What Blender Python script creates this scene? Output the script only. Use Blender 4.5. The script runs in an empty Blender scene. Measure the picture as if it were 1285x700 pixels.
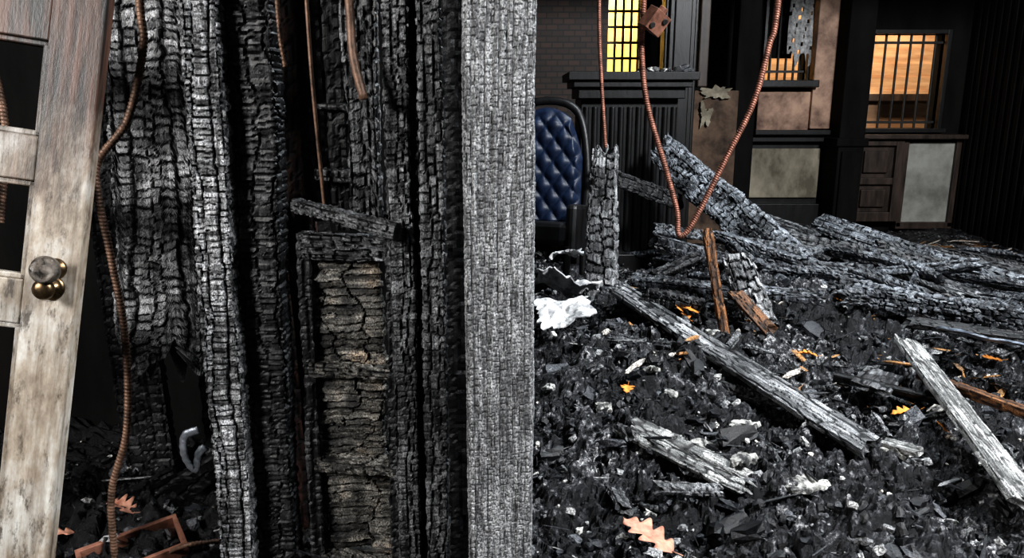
import bpy, math
import numpy as np
from mathutils import Vector, Matrix, Euler

rng = np.random.default_rng(7)
scene = bpy.context.scene
COL = scene.collection

# ------------------------------------------------------------------ noise
def _h(ix, iy, s):
    n = (ix.astype(np.int64) * 374761393 + iy.astype(np.int64) * 668265263 + int(s) * 1274126177) & 0xffffffff
    n = ((n ^ (n >> 13)) * 1274126177) & 0xffffffff
    n = ((n ^ (n >> 16)) * 668265263) & 0xffffffff
    n = n ^ (n >> 15)
    return (n & 0xffffff) / float(0xffffff)

def vnoise(x, y, s=0):
    x = np.asarray(x, float); y = np.asarray(y, float)
    ix = np.floor(x).astype(np.int64); iy = np.floor(y).astype(np.int64)
    fx = x - ix; fy = y - iy
    fx = fx * fx * (3 - 2 * fx); fy = fy * fy * (3 - 2 * fy)
    a = _h(ix, iy, s); b = _h(ix + 1, iy, s); c = _h(ix, iy + 1, s); d = _h(ix + 1, iy + 1, s)
    return (a * (1 - fx) + b * fx) * (1 - fy) + (c * (1 - fx) + d * fx) * fy

def fbm(x, y, s=0, o=4):
    v = 0; a = .5; t = 0
    for i in range(o):
        v = v + a * vnoise(x * 2 ** i + 13.7 * i, y * 2 ** i + 5.1 * i, s + i); t += a; a *= .5
    return v / t

def worley(x, y, s=0, jit=.75):
    ix = np.floor(x).astype(np.int64); iy = np.floor(y).astype(np.int64)
    f1 = np.full(x.shape, 9.); f2 = np.full(x.shape, 9.); cid = np.zeros(x.shape)
    for i in (-1, 0, 1):
        for j in (-1, 0, 1):
            cx = ix + i; cy = iy + j
            px = cx + .5 + jit * (_h(cx, cy, s + 11) - .5)
            py = cy + .5 + jit * (_h(cx, cy, s + 37) - .5)
            d = np.hypot(px - x, py - y)
            idv = _h(cx, cy, s + 71)
            m = d < f1
            f2 = np.where(m, f1, np.minimum(f2, d)); f1 = np.where(m, d, f1); cid = np.where(m, idv, cid)
    return f1, f2, cid

def sstep(a, b, x):
    t = np.clip((x - a) / (b - a), 0, 1); return t * t * (3 - 2 * t)

def blocks(a, l, ca, cl, s):
    """alligator char: long-grain splits, each strip cross-checked into blocks"""
    ww = .8 * (fbm(l * 4.5, a * 5, s + 1, 4) - .5) * 2 + .3 * (vnoise(l * 45, a * 30, s + 2) - .5)
    u = a / ca + ww
    u = u + .28 * np.sin(u * 2.1 + s)
    c = np.floor(u).astype(np.int64); fu = u - c
    hc = _h(c, c * 0 + 3, s + 9)
    v = l / cl * (.85 + .3 * hc) + .45 * _h(c, c * 0 + 7, s + 4) + .6 * (fbm(a * 14, l * 9, s + 6, 3) - .5) * 2 + .3 * (vnoise(a * 90, l * 30, s + 5) - .5)
    r = np.floor(v).astype(np.int64); fv = v - r
    fv2 = fv
    weak_lo = _h(c, r, s + 21); weak_hi = _h(c, r + 1, s + 21)
    kv = np.where(fv < .5, weak_lo, weak_hi)
    wu = (.08 + .10 * hc) * min(1., .03 / ca)
    wv = .05 + .20 * kv
    eu = sstep(.0, wu, np.minimum(fu, 1 - fu)); ev = sstep(.0, wv, np.minimum(fv, 1 - fv))
    ev = 1 - (1 - ev) * (.35 + .65 * kv)
    idv = _h(c, r, s + 33)
    t1 = (_h(c, r, s + 41) - .5) * (fu - .5) * 2; t2 = (_h(c, r, s + 51) - .5) * (fv2 - .5) * 2
    return eu * ev, idv, t1 + t2

# ------------------------------------------------------------------ materials
def newmat(name):
    m = bpy.data.materials.new(name); m.use_nodes = True
    nt = m.node_tree
    return m, nt, nt.nodes['Principled BSDF']

def N(nt, t, **k):
    n = nt.nodes.new(t)
    for a, b in k.items(): setattr(n, a, b)
    return n

def noise_node(nt, scale, vec=(1, 1, 1), detail=6, rough=.6):
    tc = N(nt, 'ShaderNodeTexCoord'); mp = N(nt, 'ShaderNodeMapping'); mp.inputs['Scale'].default_value = vec
    nn = N(nt, 'ShaderNodeTexNoise'); nn.inputs['Scale'].default_value = scale
    nn.inputs['Detail'].default_value = detail; nn.inputs['Roughness'].default_value = rough
    nt.links.new(tc.outputs['Object'], mp.inputs[0]); nt.links.new(mp.outputs[0], nn.inputs['Vector'])
    return nn.outputs['Fac']

def ramp(nt, src, stops):
    r = N(nt, 'ShaderNodeValToRGB'); e = r.color_ramp.elements
    while len(e) < len(stops): e.new(.5)
    for i, (p, c) in enumerate(stops):
        e[i].position = p; e[i].color = (c[0], c[1], c[2], 1) if not isinstance(c, (int, float)) else (c, c, c, 1)
    nt.links.new(src, r.inputs[0]); return r.outputs['Color']

def mathn(nt, op, a, b):
    m = N(nt, 'ShaderNodeMath', operation=op)
    for i, v in enumerate((a, b)):
        if isinstance(v, (int, float)): m.inputs[i].default_value = v
        else: nt.links.new(v, m.inputs[i])
    return m.outputs[0]

def mixc(nt, f, a, b, mode='MIX'):
    m = N(nt, 'ShaderNodeMix', data_type='RGBA', blend_type=mode)
    if isinstance(f, (int, float)): m.inputs[0].default_value = f
    else: nt.links.new(f, m.inputs[0])
    for i, v in ((6, a), (7, b)):
        if isinstance(v, (tuple, list)): m.inputs[i].default_value = (*v, 1)
        else: nt.links.new(v, m.inputs[i])
    return m.outputs[2]

def bump(nt, bs, h, strength=.5, dist=.01):
    b = N(nt, 'ShaderNodeBump'); b.inputs['Strength'].default_value = strength; b.inputs['Distance'].default_value = dist
    nt.links.new(h, b.inputs['Height']); nt.links.new(b.outputs[0], bs.inputs['Normal'])

def char_mat(name, light=(.2, .2, .21), dark=(.003, .003, .0035), warm=None, rough=.4, gscale=1., cover=.5, grain=(90, 90, 7), warmpos=(.5, .62), spec=.35, fcon=.1, alo=.2, ahi=.8, glo=.15, plo=.06, pscale=4):
    m, nt, bs = newmat(name)
    at = N(nt, 'ShaderNodeAttribute', attribute_name='crack')
    g = noise_node(nt, 1, grain, 5, .65)
    fine = noise_node(nt, 330 * gscale, (1, 1, .6), 3, .7)
    patch = noise_node(nt, pscale, (1, 1, .5), 5, .65)
    gr = ramp(nt, g, [(.40, glo), (.58, 1)])
    fr = ramp(nt, fine, [(.40, fcon), (.60, 1)])
    pr = ramp(nt, patch, [(cover - .12, plo), (cover + .10, 1)])
    ar = ramp(nt, at.outputs['Fac'], [(alo, 0), (ahi, 1)])
    f = mathn(nt, 'MULTIPLY', ar, gr); f = mathn(nt, 'MULTIPLY', f, fr); f = mathn(nt, 'MULTIPLY', f, pr)
    lc = light
    if warm:
        w = noise_node(nt, 3.2, (1.4, 1.4, .8), 5, .6)
        lc = mixc(nt, ramp(nt, w, [(warmpos[0], 0.), (warmpos[1], 1.)]), light, warm)
    c = mixc(nt, f, dark, lc)
    nt.links.new(c, bs.inputs['Base Color'])
    bs.inputs['Roughness'].default_value = rough
    bs.inputs['Specular IOR Level'].default_value = spec
    hh = mathn(nt, 'ADD', g, mathn(nt, 'MULTIPLY', fine, .6))
    bump(nt, bs, hh, .6, .003)
    return m

def simple_mat(name, c1, c2, scale=8, vec=(1, 1, 1), rough=.7, metal=0., bstr=.3, lo=.35, hi=.65, bd=.004, spec=.4):
    m, nt, bs = newmat(name)
    n = noise_node(nt, scale, vec, 7, .65)
    c = ramp(nt, n, [(lo, c1), (hi, c2)])
    nt.links.new(c, bs.inputs['Base Color'])
    bs.inputs['Roughness'].default_value = rough; bs.inputs['Metallic'].default_value = metal
    bs.inputs['Specular IOR Level'].default_value = spec
    f = noise_node(nt, scale * 6, vec, 5, .7)
    bump(nt, bs, f, bstr, bd)
    return m

M_gray = char_mat('char_silver', (.80, .81, .83), cover=.45)
M_blues = char_mat('char_silver_blue', (.56, .60, .66), cover=.47, rough=.32)
M_mid = char_mat('char_grey', (.50, .51, .53), cover=.49)
M_dark = char_mat('char_dark', (.15, .15, .155), cover=.5)
M_black = char_mat('char_black', (.022, .021, .020), cover=.5, spec=.2)
M_brown = char_mat('char_redbrown', (.085, .036, .024), cover=.45, rough=.6, spec=.2)
M_tan = char_mat('char_tan', (.74, .70, .62), warm=(.72, .50, .31), cover=.52, rough=.6, grain=(8, 90, 60), alo=.15, ahi=.75, pscale=9, plo=.03, fcon=.05)
M_jamb = char_mat('char_jamb_ash', (.43, .435, .44), dark=(.026, .026, .028), cover=.33, rough=.5, grain=(120, 120, 12), fcon=.08, alo=.0, ahi=.45, glo=.2)
M_blue = char_mat('char_bluegrey', (.40, .43, .48), cover=.51, rough=.3)
M_wood = char_mat('scorched_wood', (.62, .27, .10), dark=(.02, .01, .006), cover=.46, rough=.6)
M_ashboard = char_mat('ash_board', (.82, .82, .80), dark=(.03, .03, .03), cover=.42, rough=.7)

def ground_mat():
    m, nt, bs = newmat('ash_rubble')
    at = N(nt, 'ShaderNodeAttribute', attribute_name='crack')
    n1 = noise_node(nt, 2.3, (1, 1, 1), 9, .76)
    n2 = noise_node(nt, 44, (1, 1, 1), 7, .74)
    n3 = noise_node(nt, 240, (1, 1, 1), 3, .7)
    f = mathn(nt, 'MULTIPLY', ramp(nt, n1, [(.44, .07), (.60, 1)]), ramp(nt, n2, [(.45, .03), (.62, 1)]))
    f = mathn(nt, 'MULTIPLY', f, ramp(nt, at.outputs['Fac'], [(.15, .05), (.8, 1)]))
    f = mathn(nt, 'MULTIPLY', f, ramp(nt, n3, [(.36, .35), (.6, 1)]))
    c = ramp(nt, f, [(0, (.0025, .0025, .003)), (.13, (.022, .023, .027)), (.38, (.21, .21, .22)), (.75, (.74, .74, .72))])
    nt.links.new(c, bs.inputs['Base Color'])
    bs.inputs['Roughness'].default_value = .38; bs.inputs['Specular IOR Level'].default_value = .32
    bump(nt, bs, mathn(nt, 'ADD', n2, mathn(nt, 'MULTIPLY', n3, .35)), .9, .010)
    return m
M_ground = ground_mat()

def debris_mat():
    m, nt, bs = newmat('charcoal_bits')
    at = N(nt, 'ShaderNodeAttribute', attribute_name='crack')
    c = ramp(nt, at.outputs['Fac'], [(0, (.004, .004, .005)), (.55, (.011, .012, .014)), (.73, (.09, .094, .105)), (.88, (.34, .34, .34)), (.95, (.75, .74, .7)), (.985, (.42, .22, .09))])
    n2 = noise_node(nt, 160, (1, 1, 1), 4, .7)
    c2 = mixc(nt, 1., c, ramp(nt, n2, [(.42, .15), (.60, 1.5)]), 'MULTIPLY')
    nt.links.new(c2, bs.inputs['Base Color'])
    bs.inputs['Roughness'].default_value = .35; bs.inputs['Specular IOR Level'].default_value = .4
    bump(nt, bs, n2, .7, .004)
    return m
M_debris = debris_mat()

def paint_mat():
    m, nt, bs = newmat('scorched_white_paint')
    grain = noise_node(nt, 1, (45, 45, 3.5), 6, .65)
    fleck = noise_node(nt, 38, (1, 1, .35), 5, .75)
    patch = noise_node(nt, 4, (1.5, 1.5, .8), 6, .7)
    tc = N(nt, 'ShaderNodeTexCoord'); sx = N(nt, 'ShaderNodeSeparateXYZ'); nt.links.new(tc.outputs['Object'], sx.inputs[0])
    zz = mathn(nt, 'ADD', sx.outputs['Z'], mathn(nt, 'MULTIPLY', patch, .5))
    # charring of the paint towards the door top
    sc = ramp(nt, mathn(nt, 'DIVIDE', zz, 2.), [(.0, 0), (.67, 0), (.74, .55), (.80, 1)])
    base = ramp(nt, grain, [(.28, (.12, .10, .08)), (.42, (.31, .29, .26)), (.6, (.48, .47, .44))])
    stain = ramp(nt, patch, [(.40, (1, 1, 1)), (.53, (.62, .54, .46)), (.66, (.20, .145, .11))])
    c = mixc(nt, 1., base, stain, 'MULTIPLY')
    c = mixc(nt, ramp(nt, fleck, [(.53, 0), (.65, .85)]), c, (.04, .03, .022))
    ch = ramp(nt, grain, [(.4, (.007, .006, .005)), (.62, (.07, .034, .023))])
    c = mixc(nt, sc, c, ch)
    nt.links.new(c, bs.inputs['Base Color']); bs.inputs['Roughness'].default_value = .5
    bump(nt, bs, mathn(nt, 'ADD', grain, fleck), .5, .003)
    return m
M_paint = paint_mat()

M_rust = simple_mat('rusty_conduit', (.08, .034, .022), (.34, .145, .10), 30, rough=.45, metal=.3, bstr=.3)
M_rustd = simple_mat('rusty_conduit_brown', (.05, .032, .022), (.24, .14, .095), 30, rough=.45, metal=.3)
M_box = simple_mat('rusty_steel', (.10, .045, .03), (.34, .16, .11), 20, rough=.5, metal=.3)
M_brass = simple_mat('aged_brass', (.03, .02, .012), (.22, .15, .08), 25, rough=.3, metal=.9, bstr=.15)
M_glass = simple_mat('dark_glass_knob', (.012, .010, .008), (.13, .11, .09), 60, rough=.12, metal=.4, bstr=.6, spec=.8)
M_leaf = simple_mat('dry_leaf', (.50, .15, .02), (.90, .34, .06), 30, rough=.6, bstr=.3)
M_leafb = simple_mat('dry_oak_leaf', (.30, .11, .07), (.62, .33, .23), 30, rough=.6, bstr=.3)
M_wall = simple_mat('burnt_wall', (.0015, .0015, .0015), (.007, .0065, .006), 5, (1, 1, .3), rough=.85, bstr=.6, spec=.15)
M_dwood = simple_mat('dark_varnished_wood', (.002, .002, .002), (.012, .0118, .013), 12, (1, 1, .2), rough=.4, bstr=.4)
M_bwood = simple_mat('brown_wood', (.012, .008, .006), (.06, .040, .031), 12, (1, 1, .2), rough=.45, bstr=.4)
M_cream = simple_mat('smoked_cream_plaster', (.10, .085, .06), (.34, .305, .235), 3.5, (1, 1, .6), rough=.75, bstr=.2)
M_greyp = simple_mat('grey_panel_paint', (.14, .14, .125), (.32, .32, .29), 3.5, rough=.7, bstr=.2)
M_tanp = simple_mat('tan_window_casing', (.09, .045, .03), (.46, .30, .215), 3.5, rough=.6, bstr=.2, lo=.35, hi=.62)
M_curtain = simple_mat('soot_lace', (.15, .15, .15), (.5, .5, .5), 30, rough=.9)
M_iron = simple_mat('black_iron', (.004, .004, .004), (.02, .02, .02), 30, rough=.5)
M_white = simple_mat('white_plaster_sheet', (.22, .22, .23), (.72, .72, .72), 9, rough=.6, bstr=.4, lo=.38, hi=.58)
M_pale = simple_mat('ashy_plaster', (.05, .05, .05), (.66, .65, .61), 26, rough=.85, bstr=.9, lo=.43, hi=.62, bd=.01)
M_navy = simple_mat('navy_leather', (.003, .006, .017), (.010, .020, .048), 20, rough=.42, bstr=.15, spec=.3)
M_metal = simple_mat('burnt_metal', (.08, .09, .10), (.4, .43, .48), 20, rough=.35, metal=.6, bstr=.5)
M_bluesheet = simple_mat('soot_sheet', (.03, .035, .045), (.22, .26, .32), 14, (1, 1, 1), rough=.3, bstr=.5)

def siding_mat(name, a, b):
    m, nt, bs = newmat(name)
    n = noise_node(nt, 2, (1, 1, 6), 5, .6)
    nt.links.new(ramp(nt, n, [(.3, a), (.7, b)]), bs.inputs['Base Color']); bs.inputs['Roughness'].default_value = .8
    return m
M_side = siding_mat('cedar_siding', (.40, .20, .10), (.72, .46, .27))
M_ochre = siding_mat('ochre_stucco', (.80, .50, .12), (.95, .66, .22))

def brick_mat():
    m, nt, bs = newmat('sooty_brick')
    tc = N(nt, 'ShaderNodeTexCoord'); mp = N(nt, 'ShaderNodeMapping'); mp.inputs['Rotation'].default_value = (math.pi / 2, 0, 0)
    b = N(nt, 'ShaderNodeTexBrick'); b.inputs['Scale'].default_value = 4.5; b.inputs['Mortar Size'].default_value = .03
    b.inputs['Color1'].default_value = (.014, .006, .003, 1); b.inputs['Color2'].default_value = (.04, .016, .008, 1); b.inputs['Mortar'].default_value = (.003, .002, .002, 1)
    nt.links.new(tc.outputs['Object'], mp.inputs[0]); nt.links.new(mp.outputs[0], b.inputs['Vector'])
    nt.links.new(b.outputs['Color'], bs.inputs['Base Color']); bs.inputs['Roughness'].default_value = .6
    bump(nt, bs, b.outputs['Fac'], .4, -.01)
    return m
M_brick = brick_mat()

# ------------------------------------------------------------------ mesh helpers
def mkobj(name, verts, faces, mat, smooth=False, attr=None, M=None):
    me = bpy.data.meshes.new(name)
    me.from_pydata(verts.tolist() if hasattr(verts, 'tolist') else verts, [], faces)
    if attr is not None:
        a = me.attributes.new('crack', 'FLOAT', 'POINT'); a.data.foreach_set('value', np.asarray(attr, np.float32))
    for mm in (mat if isinstance(mat, list) else [mat]): me.materials.append(mm)
    if smooth: me.polygons.foreach_set('use_smooth', [True] * len(me.polygons))
    me.update()
    ob = bpy.data.objects.new(name, me); COL.objects.link(ob)
    if M is not None: ob.matrix_world = M
    return ob

def frame(A, zdir, xh):
    z = Vector(zdir).normalized(); x = Vector(xh); x = (x - z * x.dot(z)).normalized(); y = z.cross(x)
    M = Matrix((x, y, z)).transposed().to_4x4(); M.translation = Vector(A); return M

def beam_arrays(L, w, d, seed, cell=(.014, .026), depth=.004, lump=.006, res=.006, jag=(.0, .0), taper=(1., 1.), bow=0., grain=.0, pw=9, **kw):
    nl = max(8, int(L / res)); per = 2 * (w + d); na = max(16, int(per / res))
    s = np.linspace(0, 1, nl)
    a = np.arange(na) / na * per
    hw, hd = w / 2, d / 2
    px = np.empty(na); py = np.empty(na)
    for i, v in enumerate(a):
        v = v % per
        if v < hw: px[i], py[i] = v, hd
        elif v < hw + d: px[i], py[i] = hw, hd - (v - hw)
        elif v < hw + d + w: px[i], py[i] = hw - (v - hw - d), -hd
        elif v < hw + 2 * d + w: px[i], py[i] = -hw, -hd + (v - hw - d - w)
        else: px[i], py[i] = -hw + (v - hw - 2 * d - w), hd
    sc = (np.abs(px / hw) ** pw + np.abs(py / hd) ** pw) ** (-1 / pw)
    px *= sc; py *= sc
    nx = np.sign(px) * np.abs(px / hw) ** (pw - 1) / hw; ny = np.sign(py) * np.abs(py / hd) ** (pw - 1) / hd
    nn = np.hypot(nx, ny); nx /= nn; ny /= nn
    S, A = np.meshgrid(s, a, indexing='ij')
    e0 = jag[0] * vnoise(a * 35 + 3, a * 0 + seed, seed); e1 = jag[1] * vnoise(a * 35 + 9, a * 0 + seed + 5, seed + 2)
    Lc = e0[None, :] + S * (L - e0 - e1)[None, :]
    crack, cid, tilt = blocks(A, Lc, cell[1], cell[0], seed)
    big = fbm(Lc * 4, A * 9, seed + 20, 4) - .5
    disp = -depth * 1.3 * (1 - crack) + depth * .9 * (cid - .5) + depth * .9 * tilt * crack + lump * 2 * big
    if grain: disp = disp + grain * (fbm(Lc * 4, A * 160, seed + 31, 3) - .5) * 2
    tp = taper[0] + (taper[1] - taper[0]) * S
    X = px[None, :] * tp + nx[None, :] * disp; Y = py[None, :] * tp + ny[None, :] * disp
    X = X + lump * 1.2 * (vnoise(Lc * 2.2, Lc * 0, seed + 3) - .5) * 2
    Y = Y + bow * np.sin(S * math.pi)
    V = np.stack([X, Y, Lc], -1).reshape(-1, 3)
    att = (crack * (.35 + .65 * cid)).reshape(-1)
    i = np.arange(nl - 1)[:, None] * na; j = np.arange(na)[None, :]; j2 = (j + 1) % na
    F = np.stack([i + j, i + j2, i + na + j2, i + na + j], -1).reshape(-1, 4)[:, ::-1].tolist()
    c0 = V[:na].mean(0) + [0, 0, jag[0] * .4]; c1 = V[-na:].mean(0) - [0, 0, jag[1] * .4]
    n = len(V); V = np.vstack([V, c0, c1]); att = np.append(att, [.1, .1]); b = (nl - 1) * na
    for k in range(na):
        k2 = (k + 1) % na
        F.append([n, k, k2]); F.append([n + 1, b + k2, b + k])
    return V, F, att

def beam(name, A, B, w, d, mat, seed=1, xh=(1, 0, 0), **k):
    A = Vector(A); B = Vector(B); L = (B - A).length
    V, F, att = beam_arrays(L, w, d, seed, **k)
    return mkobj(name, V, F, mat, False, att, frame(A, B - A, xh))

def catmull(P, n):
    P = [np.array(p, float) for p in P]; P = [2 * P[0] - P[1]] + P + [2 * P[-1] - P[-2]]
    out = []
    for i in range(1, len(P) - 2):
        for t in np.linspace(0, 1, n, endpoint=False):
            a, b, c, d = P[i - 1], P[i], P[i + 1], P[i + 2]
            out.append(.5 * ((2 * b) + (c - a) * t + (2 * a - 5 * b + 4 * c - d) * t * t + (3 * b - a - 3 * c + d) * t ** 3))
    out.append(P[-2]); return np.array(out)

def sweep(name, pts, r, mat, ridge=.14, pitch=.0095, na=12, step=.0024, flat=1., rfun=None):
    c = catmull(pts, 60); dl = np.r_[0, np.cumsum(np.linalg.norm(np.diff(c, axis=0), axis=1))]
    n = max(6, int(dl[-1] / step)); s = np.linspace(0, dl[-1], n)
    P = np.stack([np.interp(s, dl, c[:, k]) for k in range(3)], -1)
    T = np.gradient(P, axis=0); T /= np.linalg.norm(T, axis=1)[:, None]
    ref = np.array([.31, .9, .2]); U = np.cross(T, ref); U /= np.linalg.norm(U, axis=1)[:, None]; W = np.cross(T, U)
    th = np.arange(na) / na * 2 * math.pi
    ph = (s[:, None] / pitch * 2 * math.pi + th[None, :]) if ridge else 0 * s[:, None] + 0 * th[None, :]
    R = r * (1 + ridge * np.sin(ph))
    if rfun is not None: R = R * rfun(s / s[-1])[:, None]
    V = P[:, None, :] + R[..., None] * (np.cos(th)[None, :, None] * U[:, None, :] + flat * np.sin(th)[None, :, None] * W[:, None, :])
    V = V.reshape(-1, 3)
    i = np.arange(n - 1)[:, None] * na; j = np.arange(na)[None, :]; j2 = (j + 1) % na
    F = np.stack([i + j, i + j2, i + na + j2, i + na + j], -1).reshape(-1, 4).tolist()
    F.append(list(range(na))[::-1]); F.append([(n - 1) * na + k for k in range(na)])
    return mkobj(name, V, F, mat, True, np.ones(len(V)))

class MB:
    def __init__(s): s.v = []; s.f = []; s.m = []
    def box(s, x0, x1, y0, y1, z0, z1, mi=0, M=None):
        b = len(s.v)
        for z in (z0, z1):
            for x, y in ((x0, y0), (x1, y0), (x1, y1), (x0, y1)):
                p = Vector((x, y, z)); p = M @ p if M else p; s.v.append(tuple(p))
        for q in ((3, 2, 1, 0), (4, 5, 6, 7), (0, 1, 5, 4), (1, 2, 6, 5), (2, 3, 7, 6), (3, 0, 4, 7)):
            s.f.append([b + k for k in q]); s.m.append(mi)
    def cyl(s, c, r0, r1, h, n=20, mi=0, M=None, prof=None):
        prof = prof or [(0, r0), (h, r1)]
        b = len(s.v)
        for t, r in prof:
            for k in range(n):
                p = Vector((c[0] + r * math.cos(2 * math.pi * k / n), c[1] + r * math.sin(2 * math.pi * k / n), c[2] + t))
                p = M @ p if M else p; s.v.append(tuple(p))
        for i in range(len(prof) - 1):
            for k in range(n):
                k2 = (k + 1) % n
                s.f.append([b + i * n + k, b + i * n + k2, b + (i + 1) * n + k2, b + (i + 1) * n + k]); s.m.append(mi)
        s.f.append([b + k for k in range(n)][::-1]); s.m.append(mi)
        s.f.append([b + (len(prof) - 1) * n + k for k in range(n)]); s.m.append(mi)
    def done(s, name, mats, bevel=.004, M=None, smooth=False):
        ob = mkobj(name, s.v, s.f, mats, smooth, None, M)
        ob.data.polygons.foreach_set('material_index', s.m)
        if bevel:
            md = ob.modifiers.new('bevel', 'BEVEL'); md.width = bevel; md.segments = 2; md.limit_method = 'ANGLE'
        return ob

# ------------------------------------------------------------------ terrain
def g(x, y, cx, cy, sx, sy, a): return a * np.exp(-((x - cx) / sx) ** 2 - ((y - cy) / sy) ** 2)
def macro(x, y):
    h = g(x, y, .55, 2.95, .75, .75, .17) + g(x, y, 1.35, 4.4, 1.0, .8, .25) + g(x, y, 2.6, 4.3, .9, .8, .16) + g(x, y, -1.2, 2.2, .6, .4, .05)
    h = h + .05 * (fbm(x * 1.6, y * 1.6, 3, 3) - .5) * 2
    return h
def H(x, y):
    x = np.asarray(x, float); y = np.asarray(y, float)
    k = 1 - .75 * sstep(5.6, 6.6, y)
    h = macro(x, y)
    h = h + k * (.10 * (fbm(x * 5, y * 5, 5, 4) - .5) * 2 + .06 * np.abs(fbm(x * 12, y * 12, 9, 4) - .5) * 2)
    return h
def H1(x, y): return float(H(np.array([x]), np.array([y]))[0])

xs = np.concatenate([np.linspace(-2.84, -1.35, 50, endpoint=False), np.linspace(-1.35, 2.6, 680, endpoint=False), np.linspace(2.6, 4.58, 150)])
ys = np.concatenate([np.linspace(.3, 1.6, 40, endpoint=False), np.linspace(1.6, 4.4, 540, endpoint=False), np.linspace(4.4, 7.9, 200)])
X, Y = np.meshgrid(xs, ys, indexing='ij')
Z = H(X, Y)
wx = X + .05 * (fbm(X * 14, Y * 14, 41, 4) - .5) * 2; wy = Y + .05 * (fbm(X * 14 + 7, Y * 14, 43, 4) - .5) * 2
a1, a2, c1 = worley(wx / .09, wy / .09, 51, .9)
b1, b2, c2 = worley(wx / .036, wy / .036, 61, .9)
d1, d2, c3 = worley(wx / .017, wy / .017, 67, .9)
k = 1 - .7 * sstep(5.6, 6.6, Y)
dome = lambda f: np.clip(1 - 1.3 * f * f, 0, 1)
Z = Z + k * (.050 * dome(a1) * c1 + .026 * dome(b1) * c2 + .011 * dome(d1) * c3 + .012 * (fbm(X * 50, Y * 50, 77, 3) - .5) * 2)
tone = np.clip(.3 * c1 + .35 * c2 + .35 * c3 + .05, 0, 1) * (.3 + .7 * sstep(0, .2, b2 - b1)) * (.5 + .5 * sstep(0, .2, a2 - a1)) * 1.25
# painted shade: ground tone darkened in the left bay and near right corner
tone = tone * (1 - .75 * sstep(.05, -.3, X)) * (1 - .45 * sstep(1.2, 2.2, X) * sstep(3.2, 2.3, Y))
nx_, ny_ = len(xs), len(ys)
i = np.arange(nx_ - 1)[:, None] * ny_; j = np.arange(ny_ - 1)[None, :]
F = np.stack([i + j, i + ny_ + j, i + ny_ + j + 1, i + j + 1], -1).reshape(-1, 4).tolist()
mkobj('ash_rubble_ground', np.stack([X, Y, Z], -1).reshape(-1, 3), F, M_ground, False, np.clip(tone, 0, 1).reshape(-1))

# chunk scatter -----------------------------------------------------
tv = []; idx = {}
for a in (-1, 0, 1):
    for b in (-1, 0, 1):
        for c in (-1, 0, 1):
            if max(abs(a), abs(b), abs(c)) == 1: idx[(a, b, c)] = len(tv); tv.append((a, b, c))
tf = []
for ax in range(3):
    for sg in (-1, 1):
        for u in (-1, 0):
            for v in (-1, 0):
                q = []
                for du, dv in ((0, 0), (1, 0), (1, 1), (0, 1)):
                    p = [0, 0, 0]; p[ax] = sg; p[(ax + 1) % 3] = u + du; p[(ax + 2) % 3] = v + dv; q.append(idx[tuple(p)])
                tf.append(q if sg > 0 else q[::-1])
tv = np.array(tv, float); tf = np.array(tf)
tv *= (np.linalg.norm(tv, axis=1)[:, None]) ** -.45

def rotmats(n, flat=1.):
    yaw = rng.uniform(0, 2 * math.pi, n); p = rng.normal(0, .5 * flat, n); r = rng.normal(0, .5 * flat, n)
    cy, sy, cp, sp, cr, sr = np.cos(yaw), np.sin(yaw), np.cos(p), np.sin(p), np.cos(r), np.sin(r)
    R = np.empty((n, 3, 3))
    R[:, 0, 0] = cy * cp; R[:, 0, 1] = cy * sp * sr - sy * cr; R[:, 0, 2] = cy * sp * cr + sy * sr
    R[:, 1, 0] = sy * cp; R[:, 1, 1] = sy * sp * sr + cy * cr; R[:, 1, 2] = sy * sp * cr - cy * sr
    R[:, 2, 0] = -sp; R[:, 2, 1] = cp * sr; R[:, 2, 2] = cp * cr
    return R

def scatter(name, n, xr, yr, size, aspect, mat, ypow=1.6, lift=.3, flat=1., tonefun=None, zf=H, zadd=0.):
    x = rng.uniform(*xr, n); y = yr[0] + (yr[1] - yr[0]) * rng.uniform(0, 1, n) ** ypow
    m = ~((x < -.05) & (y > 2.6)); x = x[m]; y = y[m]; n = len(x)
    s = size[0] * (size[1] / size[0]) ** (rng.uniform(0, 1, n) ** 2.2)
    sc = s[:, None] * np.array(aspect)[None, :] * rng.uniform(.6, 1.3, (n, 3))
    V = tv[None] * sc[:, None, :] * rng.uniform(.65, 1.3, (n, 26, 3)) * .5
    V = np.einsum('nij,nkj->nki', rotmats(n, flat), V)
    z = zf(x, y) + sc[:, 2] * lift + zadd
    V += np.stack([x, y, z], -1)[:, None, :]
    F = (tf[None] + np.arange(n)[:, None, None] * 26).reshape(-1, 4).tolist()
    t = rng.uniform(0, .965, n) if tonefun is None else tonefun(n)
    return mkobj(name, V.reshape(-1, 3), F, mat, False, np.repeat(t, 26))

scatter('charcoal_debris', 20000, (-1.6, 4.3), (1.5, 6.4), (.006, .036), (1.3, 1, .7), M_debris, ypow=1.5, lift=.8, zadd=.030)
scatter('charred_wood_chunks', 650, (-1.5, 4.0), (1.7, 6.0), (.04, .10), (1.5, .8, .5), M_debris, ypow=1.3, lift=.4, zadd=.03, tonefun=lambda n: rng.uniform(0, .8, n))
scatter('charred_splinters', 1100, (-1.5, 4.2), (1.6, 6.2), (.04, .18), (1.2, .08, .05), M_debris, ypow=1.3, flat=.5, lift=3., zadd=.035, tonefun=lambda n: rng.uniform(0, .92, n))
scatter('scorched_wood_splinters', 420, (2.35, 4.4), (5.4, 7.1), (.08, .4), (1.2, .07, .05), M_debris, ypow=.8, flat=.25, lift=1.5, zadd=.02, tonefun=lambda n: rng.choice([.99, .995, .94, .96, .5], n))
scatter('scorched_shavings', 170, (.5, 2.8), (3.0, 5.0), (.03, .14), (1.2, .25, .08), M_debris, flat=.5, lift=2.5, zadd=.03, tonefun=lambda n: rng.choice([.99, .995, .96], n))

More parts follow.
